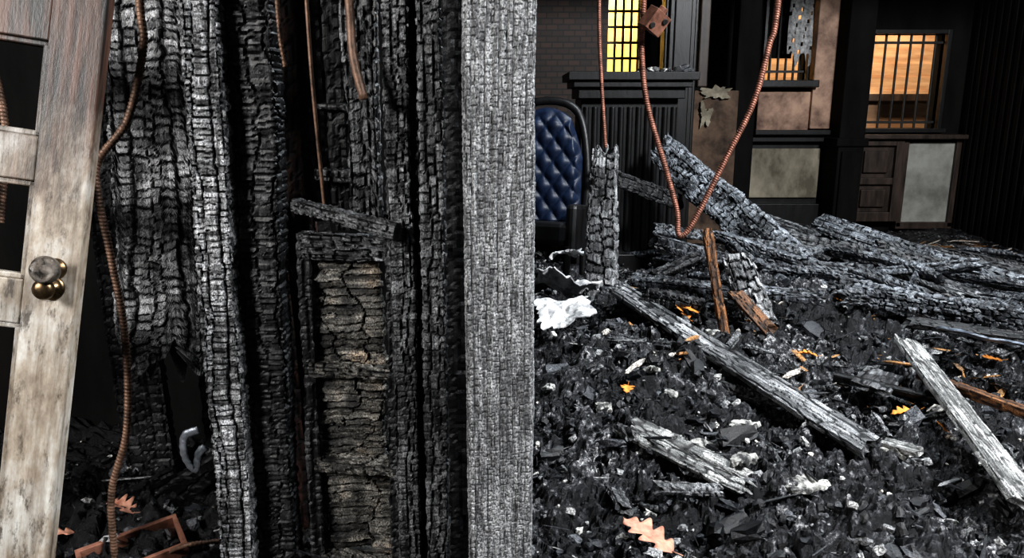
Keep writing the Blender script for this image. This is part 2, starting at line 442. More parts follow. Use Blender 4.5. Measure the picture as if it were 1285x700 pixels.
# ------------------------------------------------------------------ room shell
rb = MB(); rb.box(-3, 4.9, .3, 8.2, -.35, -.25); rb.done('floor', [M_wall], 0)
rb = MB(); rb.box(4.6, 4.75, 2.0, 8.0, -.3, 3.0)
for t in np.arange(5.0, 7.8, .11): rb.box(4.56, 4.6, t, t + .05, -.1, 3.0)
rb.done('wall_right', [M_wall], 0)
rb = MB(); rb.box(-.22, -.12, 3.0, 8.0, -.3, 3.0); rb.done('wall_left', [M_wall], 0)
rb = MB(); rb.box(-3.0, -.12, 2.75, 2.9, -.3, 3.0); rb.done('wall_partition', [M_wall], 0)
rb = MB(); rb.box(-3.0, -2.85, 1.2, 2.9, -.3, 3.0); rb.done('wall_side', [M_wall], 0)
rb = MB(); rb.box(-3, -.12, 1.95, 2.9, 2.6, 2.75); rb.box(-.12, 4.75, 5.0, 8.1, 2.82, 2.95); rb.done('ceiling', [M_wall], 0)

rb = MB()
Y0, Y1 = 7.9, 8.05
rb.box(-.2, .95, Y0, Y1, -.3, 3); rb.box(.95, 1.27, Y0, Y1, -.3, 1.6); rb.box(.95, 1.27, Y0, Y1, 2.5, 3)
rb.box(1.27, 2.53, Y0, Y1, -.3, 3); rb.box(2.53, 2.95, Y0, Y1, -.3, 1.52); rb.box(2.53, 2.95, Y0, Y1, 2.5, 3)
rb.box(2.95, 3.43, Y0, Y1, -.3, 3); rb.box(3.43, 4.32, Y0, Y1, -.3, 1.06); rb.box(3.43, 4.32, Y0, Y1, 1.98, 3)
rb.box(4.32, 4.75, Y0, Y1, -.3, 3)
rb.done('wall_back', [M_wall], 0)
rb = MB(); rb.box(-.1, .93, 7.72, 7.88, -.2, 2.8); rb.done('brick_chimney', [M_brick], 0)
rb = MB()
for q in range(21):
    z = -.30 + q * .16
    Mx = Matrix.Translation((0, 9.6, z)) @ Matrix.Rotation(math.radians(7), 4, 'X')
    rb.box(1.9, 6.2, 0, .02, 0, .165, 0, Mx)
rb.box(3.5, 6.0, 9.40, 9.62, 1.34, 1.42, 1)
rb.done('neighbouring_siding', [M_side, M_bwood], 0)
rb = MB(); rb.box(.3, 1.85, 9.6, 9.7, -.3, 3.4); rb.done('ochre_outer_wall', [M_ochre], 0)

def window(name, x0, x1, z0, z1, bars, mats, cas=.05, rails=()):
    w = MB()
    w.box(x0 - cas, x0, 7.84, 7.96, z0 - cas, z1 + cas); w.box(x1, x1 + cas, 7.84, 7.96, z0 - cas, z1 + cas)
    w.box(x0, x1, 7.84, 7.96, z1, z1 + cas); w.box(x0 - cas - .02, x1 + cas + .02, 7.78, 7.97, z0 - cas, z0)
    for b in bars: w.cyl((b, 7.93, z0), .013, .013, z1 - z0, 8, 1)
    for r in rails: w.box(x0, x1, 7.915, 7.945, r - .012, r + .012, 1)
    return w.done(name, mats, .003)
window('window_1', .95, 1.27, 1.6, 2.5, [1.03, 1.11, 1.19], [M_dwood, M_iron], .05, (1.75, 1.9, 2.05, 2.2, 2.35))
window('window_2', 2.53, 2.95, 1.52, 2.5, [2.6, 2.68, 2.76, 2.84, 2.9], [M_dwood, M_iron], .03, (1.62,))
window('window_3', 3.43, 4.32, 1.06, 1.98, [3.5 + .125 * q for q in range(7)], [M_dwood, M_iron], .04, (1.12, 1.9))
w = MB(); w.box(2.53, 2.82, 7.955, 7.965, 1.75, 2.5); w.done('burnt_blind', [M_wall], 0)
V = []; F = []
for a in range(14):
    for b in range(22):
        V.append((2.72 + a * .018, 7.80 + .02 * math.sin(a * 1.3 + b * .2), 1.75 + b * .036 + (.09 * math.sin(a * .9) if b == 0 else 0)))
for a in range(13):
    for b in range(21):
        if (a * 7 + b * 13) % 11 > 0: F.append([a * 22 + b, (a + 1) * 22 + b, (a + 1) * 22 + b + 1, a * 22 + b + 1])
mkobj('burnt_lace_curtain', V, F, M_curtain, True)
w = MB(); w.box(2.97, 3.17, 7.70, 7.90, 1.06, 2.6); w.box(2.45, 2.97, 7.74, 7.9, 1.04, 1.42); w.box(2.42, 3.0, 7.62, 7.9, 1.46, 1.53, 1); w.box(2.42, 3.19, 7.66, 7.9, 1.0, 1.05, 1)
w.done('trim_1', [M_tanp, M_dwood], .008)
w = MB()
w.box(2.15, 3.16, 7.84, 7.9, .0, .95, 1)
w.box(2.22, 3.14, 7.80, 7.84, .36, .86, 0)
w.box(2.15, 3.16, 7.74, 7.9, .93, .99, 1); w.box(2.15, 3.16, 7.76, 7.9, 0, .3, 1)
w.done('wainscot_panel', [M_cream, M_dwood], .006)
w = MB(); w.box(3.17, 3.42, 7.45, 7.9, -.1, 2.8); w.box(3.14, 3.45, 7.42, 7.9, .9, .98); w.box(3.2, 3.39, 7.42, 7.47, .1, .85); w.done('window_pilaster', [M_wall], .01)
w = MB()
w.box(3.46, 4.55, 7.66, 7.9, .96, 1.005, 0)
w.box(3.46, 3.96, 7.78, 7.84, .12, .96, 0)
for (a, b) in ((3.46, 3.51), (3.88, 3.96)): w.box(a, b, 7.73, 7.79, .12, .96, 0)
for (a, b) in ((.12, .22), (.5, .57), (.89, .96)): w.box(3.51, 3.88, 7.73, 7.79, a, b, 0)
w.box(3.57, 3.82, 7.74, 7.79, .27, .45, 0); w.box(3.57, 3.82, 7.74, 7.79, .62, .84, 0)
w.done('panelled_cupboard', [M_bwood], .008)
w = MB(); w.box(4.0, 4.54, 7.80, 7.86, .1, .92, 0); w.box(3.97, 4.02, 7.76, 7.86, .06, .95, 1); w.box(3.97, 4.55, 7.76, 7.86, .04, .11, 1)
w.box(4.5, 4.55, 7.76, 7.86, .06, .95, 1)
w.done('wainscot_panel', [M_greyp, M_bwood], .006)

w = MB()
w.box(.41, 1.36, 5.66, 6.4, 1.47, 1.53); w.box(.45, 1.32, 5.70, 6.4, 1.42, 1.47); w.box(.49, 1.28, 5.75, 6.4, 1.34, 1.42)
w.box(.52, 1.25, 5.85, 6.4, -.1, 1.34)
for q in range(11): w.cyl((.56 + q * .066, 5.85, .18), .024, .024, 1.1, 10)
w.box(.50, 1.27, 5.78, 6.3, -.1, .16)
w.done('fireplace_mantel', [M_dwood], .006)
scatter('charcoal_on_mantel', 60, (.95, 1.33), (5.7, 6.1), (.02, .08), (1.4, .8, .5), M_debris, zf=lambda x, y: x * 0 + 1.535)
w = MB(); w.box(1.33, 1.62, 6.9, 7.1, -.1, 2.8); w.box(1.36, 1.59, 6.86, 6.92, .1, 2.8); w.box(1.40, 1.55, 6.84, 6.9, .2, 2.8); w.box(1.66, 1.75, 7.0, 7.1, 1.45, 2.8, 1)
w.done('wooden_column', [M_dwood, M_bwood], .01)
w = MB(); w.box(2.06, 2.26, 7.2, 7.4, -.1, 2.8); w.done('wooden_column', [M_wall], .01)

def flake(name, c, sx, sy, th, rz, tilt, mat, seed, warp=.02, rough=.25, pw=4, M=None, nr=16, freq=7):
    na = 80
    V = [(0, 0, 0)]
    th_ = np.arange(na) / na * 2 * math.pi
    out = 1 - rough * fbm(np.cos(th_) * 2.2 + seed, np.sin(th_) * 2.2, seed, 5) * 1.4
    base = (np.abs(np.cos(th_)) ** pw + np.abs(np.sin(th_)) ** pw) ** (-1 / pw)
    for r in range(1, nr + 1):
        for k in range(na):
            q = r / nr * out[k] * base[k]; V.append((q * math.cos(th_[k]) * sx / 2, q * math.sin(th_[k]) * sy / 2, 0))
    V = np.array(V); V[:, 2] = warp * (fbm(V[:, 0] * freq + seed, V[:, 1] * freq, seed + 4, 5) - .5) * 2
    F = [[0, 1 + k, 1 + (k + 1) % na] for k in range(na)]
    for r in range(nr - 1):
        for k in range(na):
            k2 = (k + 1) % na; a = 1 + r * na
            F.append([a + k, a + na + k, a + na + k2, a + k2])
    MM = M if M is not None else Matrix.Translation(c) @ Matrix.Rotation(rz, 4, 'Z') @ Matrix.Rotation(tilt[0], 4, 'X') @ Matrix.Rotation(tilt[1], 4, 'Y')
    ob = mkobj(name, V, F, mat, False, np.ones(len(V)), MM)
    md = ob.modifiers.new('thick', 'SOLIDIFY'); md.thickness = th; md.offset = 0
    return ob

w = MB(); w.box(1.63, 2.04, 7.0, 7.12, -.1, 1.42); w.done('scorched_plaster_panel', [simple_mat('scorched_plaster', (.02, .012, .008), (.14, .09, .06), 5, rough=.8)], .01)
flake('torn_wallpaper', (1.83, 6.97, 1.40), .44, .22, .01, 0, (math.pi / 2, 0), M_cream, 5, .03, .7)
flake('torn_wallpaper', (1.74, 6.96, 1.2), .2, .34, .01, 0, (math.pi / 2, 0), M_cream, 9, .03, .7)

# ------------------------------------------------------------------ quilted chair
ch = bpy.data.objects.new('quilted_armchair', None); COL.objects.link(ch)
V = []; n = 80
for a in range(n):
    for b in range(n):
        u = a / (n - 1) * 2 - 1; v = b / (n - 1)
        wdt = .27 * (1 - .35 * max(0, v - .6) ** 1.2 / .33)
        x = u * wdt; z = .0 + v * .78 - .10 * u * u * max(0, v - .3)
        k = 24
        q = abs(math.sin((x + z * .8) * k)) ** .6 * abs(math.sin((x - z * .8) * k)) ** .6
        edge = min(1, (1 - abs(u)) * 6, (1 - v) * 8)
        V.append((x, -.03 - .03 * q * edge - .03 * edge, z))
F = [[a * n + b, (a + 1) * n + b, (a + 1) * n + b + 1, a * n + b + 1] for a in range(n - 1) for b in range(n - 1)]
o = mkobj('backrest', V, F, M_navy, True); o.parent = ch
md = o.modifiers.new('s', 'SOLIDIFY'); md.thickness = .04; md.offset = -1
w = MB(); w.box(-.29, .29, -.55, .02, -.14, -.0); w.box(-.36, -.28, -.5, .04, -.2, .22); w.box(.28, .36, -.5, .04, -.2, .12)
o = w.done('seat', [M_dwood], .03); o.parent = ch
w = MB()
for x in (-.3, .3):
    for y in (-.48, .0): w.cyl((x, y, -.55), .018, .028, .4, 10)
pts = [(-.29, 0, -.1), (-.30, .0, .35), (-.22, 0, .74), (0, 0, .83), (.22, 0, .74), (.30, .0, .35), (.29, 0, -.1)]
o = w.done('legs', [M_dwood], .003); o.parent = ch
o = sweep('back_frame', pts, .028, M_dwood, ridge=0, step=.02); o.parent = ch
ch.matrix_world = Matrix.Translation((.22, 5.3, .50)) @ Matrix.Rotation(math.radians(-18), 4, 'Z') @ Matrix.Rotation(math.radians(-8), 4, 'X')

# ------------------------------------------------------------------ left foreground
dz = Vector((.141, .172, 1)); MD = frame((-1.094, 1.39, .0), dz, (1, .12, 0))
def dl(z): return z * dz.length
w = MB()
w.box(-.052, .052, -.02, .02, .0, 1.98)
w.box(-.80, -.70, -.02, .02, .0, 1.98)
for a, b in ((.0, .2), (dl(.845), dl(.935)), (dl(1.135), dl(1.225)), (dl(1.415), dl(1.50)), (dl(1.75), dl(1.95))):
    w.box(-.70, -.052, -.019, .019, a, b)
    w.box(-.70, -.052, -.012, .012, b, b + .012); w.box(-.70, -.052, -.012, .012, a - .012, a)
for a, b in ((.2, dl(.845)), (dl(.935), dl(1.135)), (dl(1.225), dl(1.415)), (dl(1.5), dl(1.75))):
    w.box(-.064, -.052, -.012, .012, a, b); w.box(-.70, -.688, -.012, .012, a, b)
door = w.done('door_1', [M_paint], .003, MD)
kn = MB()
Mk = MD @ Matrix.Translation((.008, -.02, dl(.955))) @ Matrix.Rotation(math.pi / 2, 4, 'X') @ Matrix.Scale(.86, 4)
kn.cyl((-.004, -.035, 0), 0, 0, 0, 32, 0, Mk, [(0, .030), (.004, .030), (.007, .024), (.009, .014), (.028, .012)])
kn.cyl((-.004, -.035, 0), 0, 0, 0, 32, 0, Mk, [(.026, .014), (.03, .021), (.042, .026), (.052, .022), (.057, .012), (.058, .002)])
kn.cyl((0, .012, 0), 0, 0, 0, 32, 0, Mk, [(0, .026), (.006, .024), (.010, .015), (.03, .014)])
kn.cyl((0, .012, 0), 0, 0, 0, 32, 1, Mk, [(.028, .014), (.036, .026), (.045, .033), (.056, .034), (.066, .030), (.069, .024), (.066, .02), (.071, .014), (.072, .002)])
kn.done('doorknob', [M_brass, M_glass], 0, None, True)

beam('charred_plank', (-.985, 2.05, .50), (-.965, 2.16, 2.5), .215, .05, M_gray, 3, cell=(.021, .036), depth=.007, lump=.010, res=.0042, jag=(.16, 0), taper=(1.2, .95))
beam('charred_plank', (-1.18, 2.3, 0), (-1.22, 2.3, 1.9), .16, .05, M_dark, 4, cell=(.03, .03), depth=.005, res=.007)
beam('charred_plank', (-.86, 2.3, 0), (-.80, 2.3, 2.0), .13, .05, M_black, 5, cell=(.03, .03), depth=.005, res=.007)
beam('charred_stud', (-.713, 1.76, -.05), (-.668, 1.76, 2.0), .085, .06, M_gray, 11, cell=(.0135, .026), depth=.0065, lump=.005, res=.0036)
beam('charred_stud', (-.625, 1.82, -.05), (-.585, 1.82, 2.0), .11, .09, M_dark, 12, cell=(.015, .06), depth=.006, lump=.006, res=.0046)
beam('burnt_stud', (-.60, 2.1, -.05), (-.60, 2.1, 2.0), .10, .08, M_brown, 13, cell=(.05, .03), depth=.003, res=.008)
beam('burnt_stud', (-.535, 1.90, -.05), (-.535, 1.92, 1.1), .06, .06, M_brown, 14, cell=(.05, .02), depth=.003, res=.007, jag=(0, .2))
beam('charred_stud', (-.49, 2.0, 1.0), (-.49, 2.0, 2.3), .10, .06, M_black, 15, cell=(.03, .03), depth=.003, res=.009)

bd = bpy.data.objects.new('burnt_panel_door', None); COL.objects.link(bd)
def part(o): o.parent = bd; return o
part(beam('stile_left', (-.515, 1.80, -.1), (-.495, 1.80, 1.0), .035, .05, M_dark, 20, cell=(.02, .02), depth=.004, res=.006))
part(beam('stile_middle', (-.335, 1.74, 1.0), (-.315, 1.74, 2.0), .07, .05, M_mid, 21, cell=(.028, .02), depth=.005, lump=.012, res=.0045, grain=.003, jag=(.05, 0)))
part(beam('stile_right', (-.30, 1.78, -.1), (-.29, 1.78, 1.05), .035, .05, M_dark, 23, cell=(.02, .02), depth=.004, res=.006))
part(beam('stile_upper', (-.41, 1.84, 1.0), (-.42, 1.84, 2.0), .045, .04, M_black, 22, cell=(.03, .02), depth=.004, lump=.008, res=.006))
for q, (z, hh) in enumerate(((.97, .07), (.66, .03), (.40, .03), (.14, .03))):
    part(beam('rail_%d' % q, (-.50, 1.79, z), (-.30, 1.78, z - .01), hh, .045, M_tan if q else M_mid, 30 + q, xh=(0, 0, 1), cell=(.03, .016), depth=.005, lump=.012, res=.0042))
for q, (z0, z1) in enumerate(((.67, .94), (.41, .65), (.15, .39), (-.1, .13))):
    part(beam('panel_%d' % q, (-.40, 1.815, z0), (-.40, 1.80 + .008 * q, z1), .19, .03, M_tan, 40 + q, cell=(.020, .13), depth=.009, lump=.016, res=.0038))
part(beam('rung', (-.485, 1.68, 1.075), (-.245, 1.60, 1.035), .036, .036, M_mid, 50, xh=(0, 0, 1), cell=(.012, .02), depth=.003, lump=.006, res=.004, pw=3))
part(beam('rung_upper', (-.45, 1.82, 1.30), (-.33, 1.80, 1.295), .014, .03, M_dark, 51, xh=(0, 0, 1), cell=(.02, .02), depth=.003, res=.005))
part(beam('ledge', (-.46, 1.80, 1.14), (-.33, 1.79, 1.13), .03, .05, M_dark, 52, xh=(0, 0, 1), cell=(.012, .02), depth=.004, res=.0045))
beam('charred_moulding', (-.255, 1.68, -.1), (-.245, 1.68, 2.0), .055, .05, M_mid, 60, cell=(.017, .022), depth=.005, lump=.006, res=.0038)
beam('charred_moulding', (-.213, 1.69, -.1), (-.208, 1.69, 2.0), .025, .03, M_black, 62, cell=(.02, .016), depth=.003, lump=.003, res=.005)
beam('charred_moulding', (-.178, 1.63, -.1), (-.168, 1.63, 2.0), .052, .05, M_mid, 61, cell=(.020, .024), depth=.005, lump=.004, res=.0038)
beam('charred_stud', (-.125, 1.76, -.1), (-.125, 1.76, 2.0), .07, .1, M_black, 63, cell=(.02, .02), depth=.003, res=.008)
beam('charred_door_jamb', (-.027, 1.56, -.1), (-.023, 1.56, 2.0), .142, .11, M_jamb, 70, cell=(.013, .009), depth=.0016, lump=.0030, res=.003, grain=.0018, pw=14)
sweep('burnt_cable', [(-.345, 1.62, 1.75), (-.33, 1.62, 1.5), (-.325, 1.61, 1.40), (-.305, 1.6, 1.31)], .009, M_rustd, ridge=0.05, pitch=.03, step=.01)
sweep('rusty_pipe', [(-.45, 1.75, 1.6), (-.447, 1.75, 1.35), (-.437, 1.76, 1.05)], .0045, M_rustd, ridge=0, step=.02)

sweep('flexible_conduit', [(-.84, 1.85, 1.9), (-.861, 1.85, 1.534), (-.864, 1.85, 1.43), (-.92, 1.85, 1.264), (-.999, 1.85, 1.17), (-1.013, 1.85, 1.093), (-1.009, 1.87, .913), (-1.004, 1.88, .704), (-1.018, 1.86, .464), (-1.075, 1.85, .28), (-1.09, 1.85, .05)], .009, M_rustd)
sweep('flexible_conduit', [(-1.32, 1.95, 1.9), (-1.30, 1.95, 1.5), (-1.28, 1.95, 1.25), (-1.33, 1.95, 1.0)], .009, M_rustd)
sweep('flexible_conduit', [(-.50, 1.72, 1.9), (-.505, 1.72, 1.5), (-.50, 1.73, 1.38)], .005, M_rustd)
sweep('flexible_conduit', [(-1.05, 1.9, .02), (-.95, 1.85, .10), (-.86, 1.8, .16), (-.80, 1.85, .14)], .006, M_rustd)
sweep('twisted_metal_bracket', [(-.86, 1.93, .43), (-.90, 1.93, .41), (-.905, 1.93, .35), (-.88, 1.93, .31), (-.865, 1.93, .36), (-.845, 1.93, .38)], .012, M_metal, ridge=.1, pitch=.02, flat=.5, step=.006)
w = MB(); Mr = Matrix.Translation((-1.0, 1.80, .08)) @ Euler((.15, -.1, .6)).to_matrix().to_4x4()
w.box(-.13, .13, -.012, .0, 0, .04, 0, Mr); w.box(-.13, .13, .12, .135, 0, .04, 0, Mr); w.box(-.13, -.118, 0, .12, 0, .04, 0, Mr); w.box(.118, .13, 0, .12, 0, .04, 0, Mr)
w.done('rusty_steel_frame', [M_box], .002)
for q in range(7):
    x = rng.uniform(-1.5, -.3); y = rng.uniform(2.3, 2.55)
    beam('charred_lath', (x, y, 0), (x + rng.uniform(-.15, .15), y + .1, rng.uniform(.9, 2.2)), rng.uniform(.03, .09), .03, M_black, 100 + q, cell=(.03, .03), depth=.004, res=.01)
for q in range(4):
    x = -1.4 + q * .22; y = 2.0 + .1 * (q % 2)
    beam('charred_board_fallen', (x, y, .03), (x + .35, y + .2, .15 + .1 * q), .08, .03, M_black, 120 + q, xh=(0, 0, 1), cell=(.03, .03), depth=.004, res=.008, jag=(.03, .03))

# ------------------------------------------------------------------ right side: lumber
beam('charred_post', (.52, 4.32, .15), (.525, 4.36, 1.09), .155, .12, M_gray, 200, xh=(1, -.3, 0), cell=(.05, .055), depth=.012, lump=.014, res=.007, jag=(.0, .09), taper=(1.25, .85))
beam('fallen_charred_timber', (1.84, 4.25, .16), (1.06, 5.6, 1.02), .24, .12, M_blues, 201, xh=(.35, .25, .9), cell=(.045, .06), depth=.014, lump=.016, res=.008, jag=(.06, .16), taper=(1.15, .9), pw=5)
beam('charred_plank', (1.24, 2.36, .15), (.555, 3.92, .35), .12, .028, M_gray, 202, xh=(.9, .4, .15), cell=(.12, .03), depth=.003, lump=.004, res=.005, jag=(.08, .03), grain=.002)
beam('charred_plank', (1.52, 2.00, .15), (1.79, 3.3, .26), .13, .03, M_ashboard, 203, xh=(.9, -.2, -.35), cell=(.14, .02), depth=.002, lump=.003, res=.005, jag=(.02, .1), grain=.002)
beam('scorched_plank', (1.95, 2.55, .18), (1.75, 3.1, .17), .05, .04, M_wood, 204, cell=(.07, .03), depth=.003, res=.007, jag=(.03, .03), grain=.002)
beam('charred_log', (1.72, 3.98, .32), (2.65, 3.30, .30), .13, .12, M_blues, 205, xh=(0, 0, 1), cell=(.03, .045), depth=.012, lump=.014, res=.007, jag=(.05, .05), pw=3)
beam('charred_plank', (1.75, 5.4, .52), (2.4, 3.75, .32), .13, .04, M_mid, 206, xh=(.9, .3, .3), cell=(.05, .03), depth=.005, lump=.006, res=.008, jag=(.06, .1))
beam('charred_plank', (2.1, 5.2, .52), (2.75, 3.9, .34), .11, .05, M_blues, 207, xh=(.6, .3, .7), cell=(.05, .04), depth=.006, lump=.006, res=.008, jag=(.06, .1))
beam('charred_plank', (1.2, 5.3, .62), (.55, 5.1, .86), .11, .06, M_dark, 208, xh=(0, 0, 1), cell=(.04, .04), depth=.006, lump=.006, res=.008, jag=(.06, .06))
beam('charred_plank', (2.0, 5.6, .40), (3.2, 4.5, .3), .10, .05, M_dark, 209, xh=(0, .2, 1), cell=(.04, .04), depth=.006, lump=.006, res=.01, jag=(.06, .06))
beam('charred_plank', (1.55, 4.75, .50), (2.45, 4.15, .40), .10, .05, M_dark, 219, xh=(.3, .5, .6), cell=(.05, .03), depth=.006, lump=.006, res=.008, jag=(.06, .06))
beam('charred_plank', (2.25, 4.65, .42), (3.35, 4.05, .30), .10, .05, M_mid, 220, xh=(.3, .5, .6), cell=(.05, .03), depth=.006, lump=.006, res=.008, jag=(.06, .06))
beam('charred_plank', (1.9, 3.55, .27), (2.7, 3.15, .24), .07, .03, M_dark, 221, xh=(.3, .5, .2), cell=(.08, .03), depth=.004, lump=.005, res=.007, jag=(.05, .05))
beam('charred_block', (1.30, 3.75, .15), (1.19, 3.95, .53), .17, .13, M_gray, 210, xh=(1, -.3, 0), cell=(.05, .05), depth=.012, lump=.016, res=.007, jag=(.04, .06), taper=(1.0, .9), pw=4)
beam('scorched_stick', (1.03, 3.45, .12), (.94, 3.62, .72), .05, .045, M_wood, 211, cell=(.1, .03), depth=.003, lump=.007, res=.006, jag=(.0, .06), pw=3, grain=.002)
beam('scorched_plank', (1.24, 3.45, .24), (1.12, 3.75, .38), .07, .025, M_wood, 212, xh=(1, .4, .6), cell=(.1, .03), depth=.003, lump=.004, res=.006, jag=(.05, .05))
beam('charred_plank', (.75, 4.1, .35), (1.15, 4.45, .42), .13, .06, M_dark, 213, xh=(.4, -.7, .6), cell=(.04, .04), depth=.007, lump=.01, res=.007, jag=(.05, .05))
beam('charred_plank', (.66, 3.75, .33), (.95, 3.55, .30), .13, .09, M_dark, 222, xh=(0, 0, 1), cell=(.03, .035), depth=.008, lump=.014, res=.006, jag=(.05, .05), pw=3)
beam('ash_covered_board', (.385, 2.48, .21), (.76, 2.13, .14), .13, .02, M_ashboard, 214, xh=(.5, .6, .1), cell=(.06, .03), depth=.004, lump=.010, res=.005, jag=(.06, .09))
beam('grey_board', (1.42, 2.85, .19), (1.60, 3.08, .18), .15, .02, M_mid, 215, xh=(.7, -.6, -.1), cell=(.12, .05), depth=.003, lump=.004, res=.006, jag=(.02, .03))
beam('dark_flashing_strip', (1.35, 3.0, .19), (1.72, 2.75, .17), .035, .03, M_black, 216, xh=(.5, .6, .1), cell=(.06, .03), depth=.002, res=.008)
beam('charred_board_pale', (1.3, 2.47, .14), (1.38, 2.36, .15), .05, .02, M_ashboard, 217, xh=(.5, .6, .1), cell=(.06, .03), depth=.002, res=.006, jag=(.02, .02))
beam('window_sash_remains', (3.3, 4.6, 1.05), (4.5, 4.9, 1.42), .08, .05, M_black, 218, xh=(0, 0, 1), cell=(.03, .03), depth=.008, lump=.02, res=.012, jag=(.1, .1))

def pile(name, specs, mat):
    AV = []; AF = []; AA = []; off = 0
    for (c, d, L, w_, d_, seed, up, kw) in specs:
        V, F, a = beam_arrays(L, w_, d_, seed, **kw)
        Mx = frame(c - d * L / 2, d, up)
        R = np.array(Mx.to_3x3()); t = np.array(Mx.translation)
        AV.append(V @ R.T + t); AA.append(a); AF += [[i + off for i in f] for f in F]; off += len(V)
    mkobj(name, np.vstack(AV), AF, mat, False, np.concatenate(AA))
sp = []
for q in range(54):
    cx = max(.6, rng.normal(1.95, .75)); cy = rng.uniform(3.7, 5.9); L = rng.uniform(.3, 1.1)
    ang = rng.normal(-.6, .6); tl = rng.normal(0, .16)
    d = Vector((math.cos(ang) * math.cos(tl), math.sin(ang) * math.cos(tl), math.sin(tl)))
    sp.append((Vector((cx, cy, H1(cx, cy) + .06 + rng.uniform(0, .12))), d, L, rng.uniform(.04, .12), rng.uniform(.02, .06), 300 + q, Vector((rng.normal(), rng.normal(), .8)), dict(cell=(.035, .035), depth=.006, lump=.008, res=.010, jag=(.06, .08), pw=4)))
pile('charred_lumber_pile', sp, M_blue)
sp = []
for q in range(38):
    cx = rng.uniform(.2, 2.3); cy = rng.uniform(2.0, 3.9); L = rng.uniform(.08, .3)
    ang = rng.uniform(-2.2, .6); tl = rng.normal(0, .2)
    d = Vector((math.cos(ang) * math.cos(tl), math.sin(ang) * math.cos(tl), math.sin(tl)))
    sp.append((Vector((cx, cy, H1(cx, cy) + .06)), d, L, rng.uniform(.02, .07), rng.uniform(.01, .03), 400 + q, Vector((rng.normal(), rng.normal(), .4)), dict(cell=(.02, .02), depth=.004, lump=.006, res=.006, jag=(.04, .04), pw=4)))
pile('charred_board_scraps', sp, M_mid)

flake('white_plaster_sheet', (.28, 3.95, .36), .42, .6, .006, .5, (-.35, .25), M_white, 21, .10, .5)
flake('white_plaster_sheet', (.24, 3.50, .34), .42, .46, .006, 1.5, (-.2, -.15), M_white, 23, .06, .5)
flake('white_cloth_scrap', (.36, 4.45, .42), .34, .3, .006, .9, (-.4, .2), M_white, 22, .10, .6)
for q, (x, y, sx, sy, rz) in enumerate(((.91, 2.18, .22, .13, .3), (.57, 2.92, .06, .12, .3), (1.33, 2.42, .07, .12, .7), (.75, 2.25, .14, .10, 1.), (1.75, 2.9, .16, .1, .4), (.62, 2.78, .08, .08, 1.3), (1.05, 2.9, .12, .08, 1.9), (1.9, 2.3, .1, .08, .2), (.35, 2.7, .09, .07, .2), (.95, 3.4, .12, .1, .1), (2.3, 3.0, .12, .1, .1), (.6, 2.35, .24, .16, .1), (.85, 2.55, .18, .12, .8))):
    flake('plaster_fragment', (x, y, H1(x, y) + .055), sx, sy, .016, rz, (rng.normal(0, .15), rng.normal(0, .15)), M_pale, 60 + q, .022, .5, freq=22)
flake('sooty_metal_sheet', (2.12, 3.25, .28), .42, .16, .008, -.1, (-.25, .15), M_bluesheet, 90, .02, .2)
flake('sooty_metal_sheet', (2.3, 2.95, .22), .42, .16, .008, -.4, (-.25, .15), M_bluesheet, 91, .03, .3)

sweep('hanging_conduit', [(.37, 3.5, 2.6), (.381, 3.5, 1.743), (.40, 3.5, 1.406), (.427, 3.5, 1.107)], .0085, M_rust)
sweep('hanging_conduit', [(.53, 3.2, 2.6), (.527, 3.2, 1.705), (.525, 3.2, 1.524), (.556, 3.2, 1.302), (.644, 3.2, 1.04), (.70, 3.2, .86), (.712, 3.2, .76), (.745, 3.2, .765), (.804, 3.2, .874), (.893, 3.2, 1.074), (.992, 3.2, 1.3), (1.04, 3.2, 1.524), (1.066, 3.2, 1.705), (1.09, 3.2, 2.6)], .0115, M_rust)
w = MB(); Mj = Matrix.Translation((.565, 3.15, 1.62)) @ Euler((.4, .5, .6)).to_matrix().to_4x4()
s = .042; t = .004
w.box(-s, s, -s * .7, -s * .7 + t, -s, s, 0, Mj); w.box(-s, -s + t, -s * .7, s * .7, -s, s, 0, Mj); w.box(s - t, s, -s * .7, s * .7, -s, s, 0, Mj)
w.box(-s, s, -s * .7, s * .7, -s, -s + t, 0, Mj); w.box(-s, s, -s * .7, s * .7, s - t, s, 0, Mj)
w.cyl((-.02, 0, 0), .012, .012, .004, 14, 1, Mj @ Matrix.Translation((0, -s * .7 - .002, -.02)) @ Matrix.Rotation(math.pi / 2, 4, 'X'))
w.cyl((.02, 0, 0), .012, .012, .004, 14, 1, Mj @ Matrix.Translation((0, -s * .7 - .002, .02)) @ Matrix.Rotation(math.pi / 2, 4, 'X'))
w.cyl((0, 0, s), .018, .018, .02, 14, 0, Mj)
w.done('junction_box', [M_box, M_iron], .002)

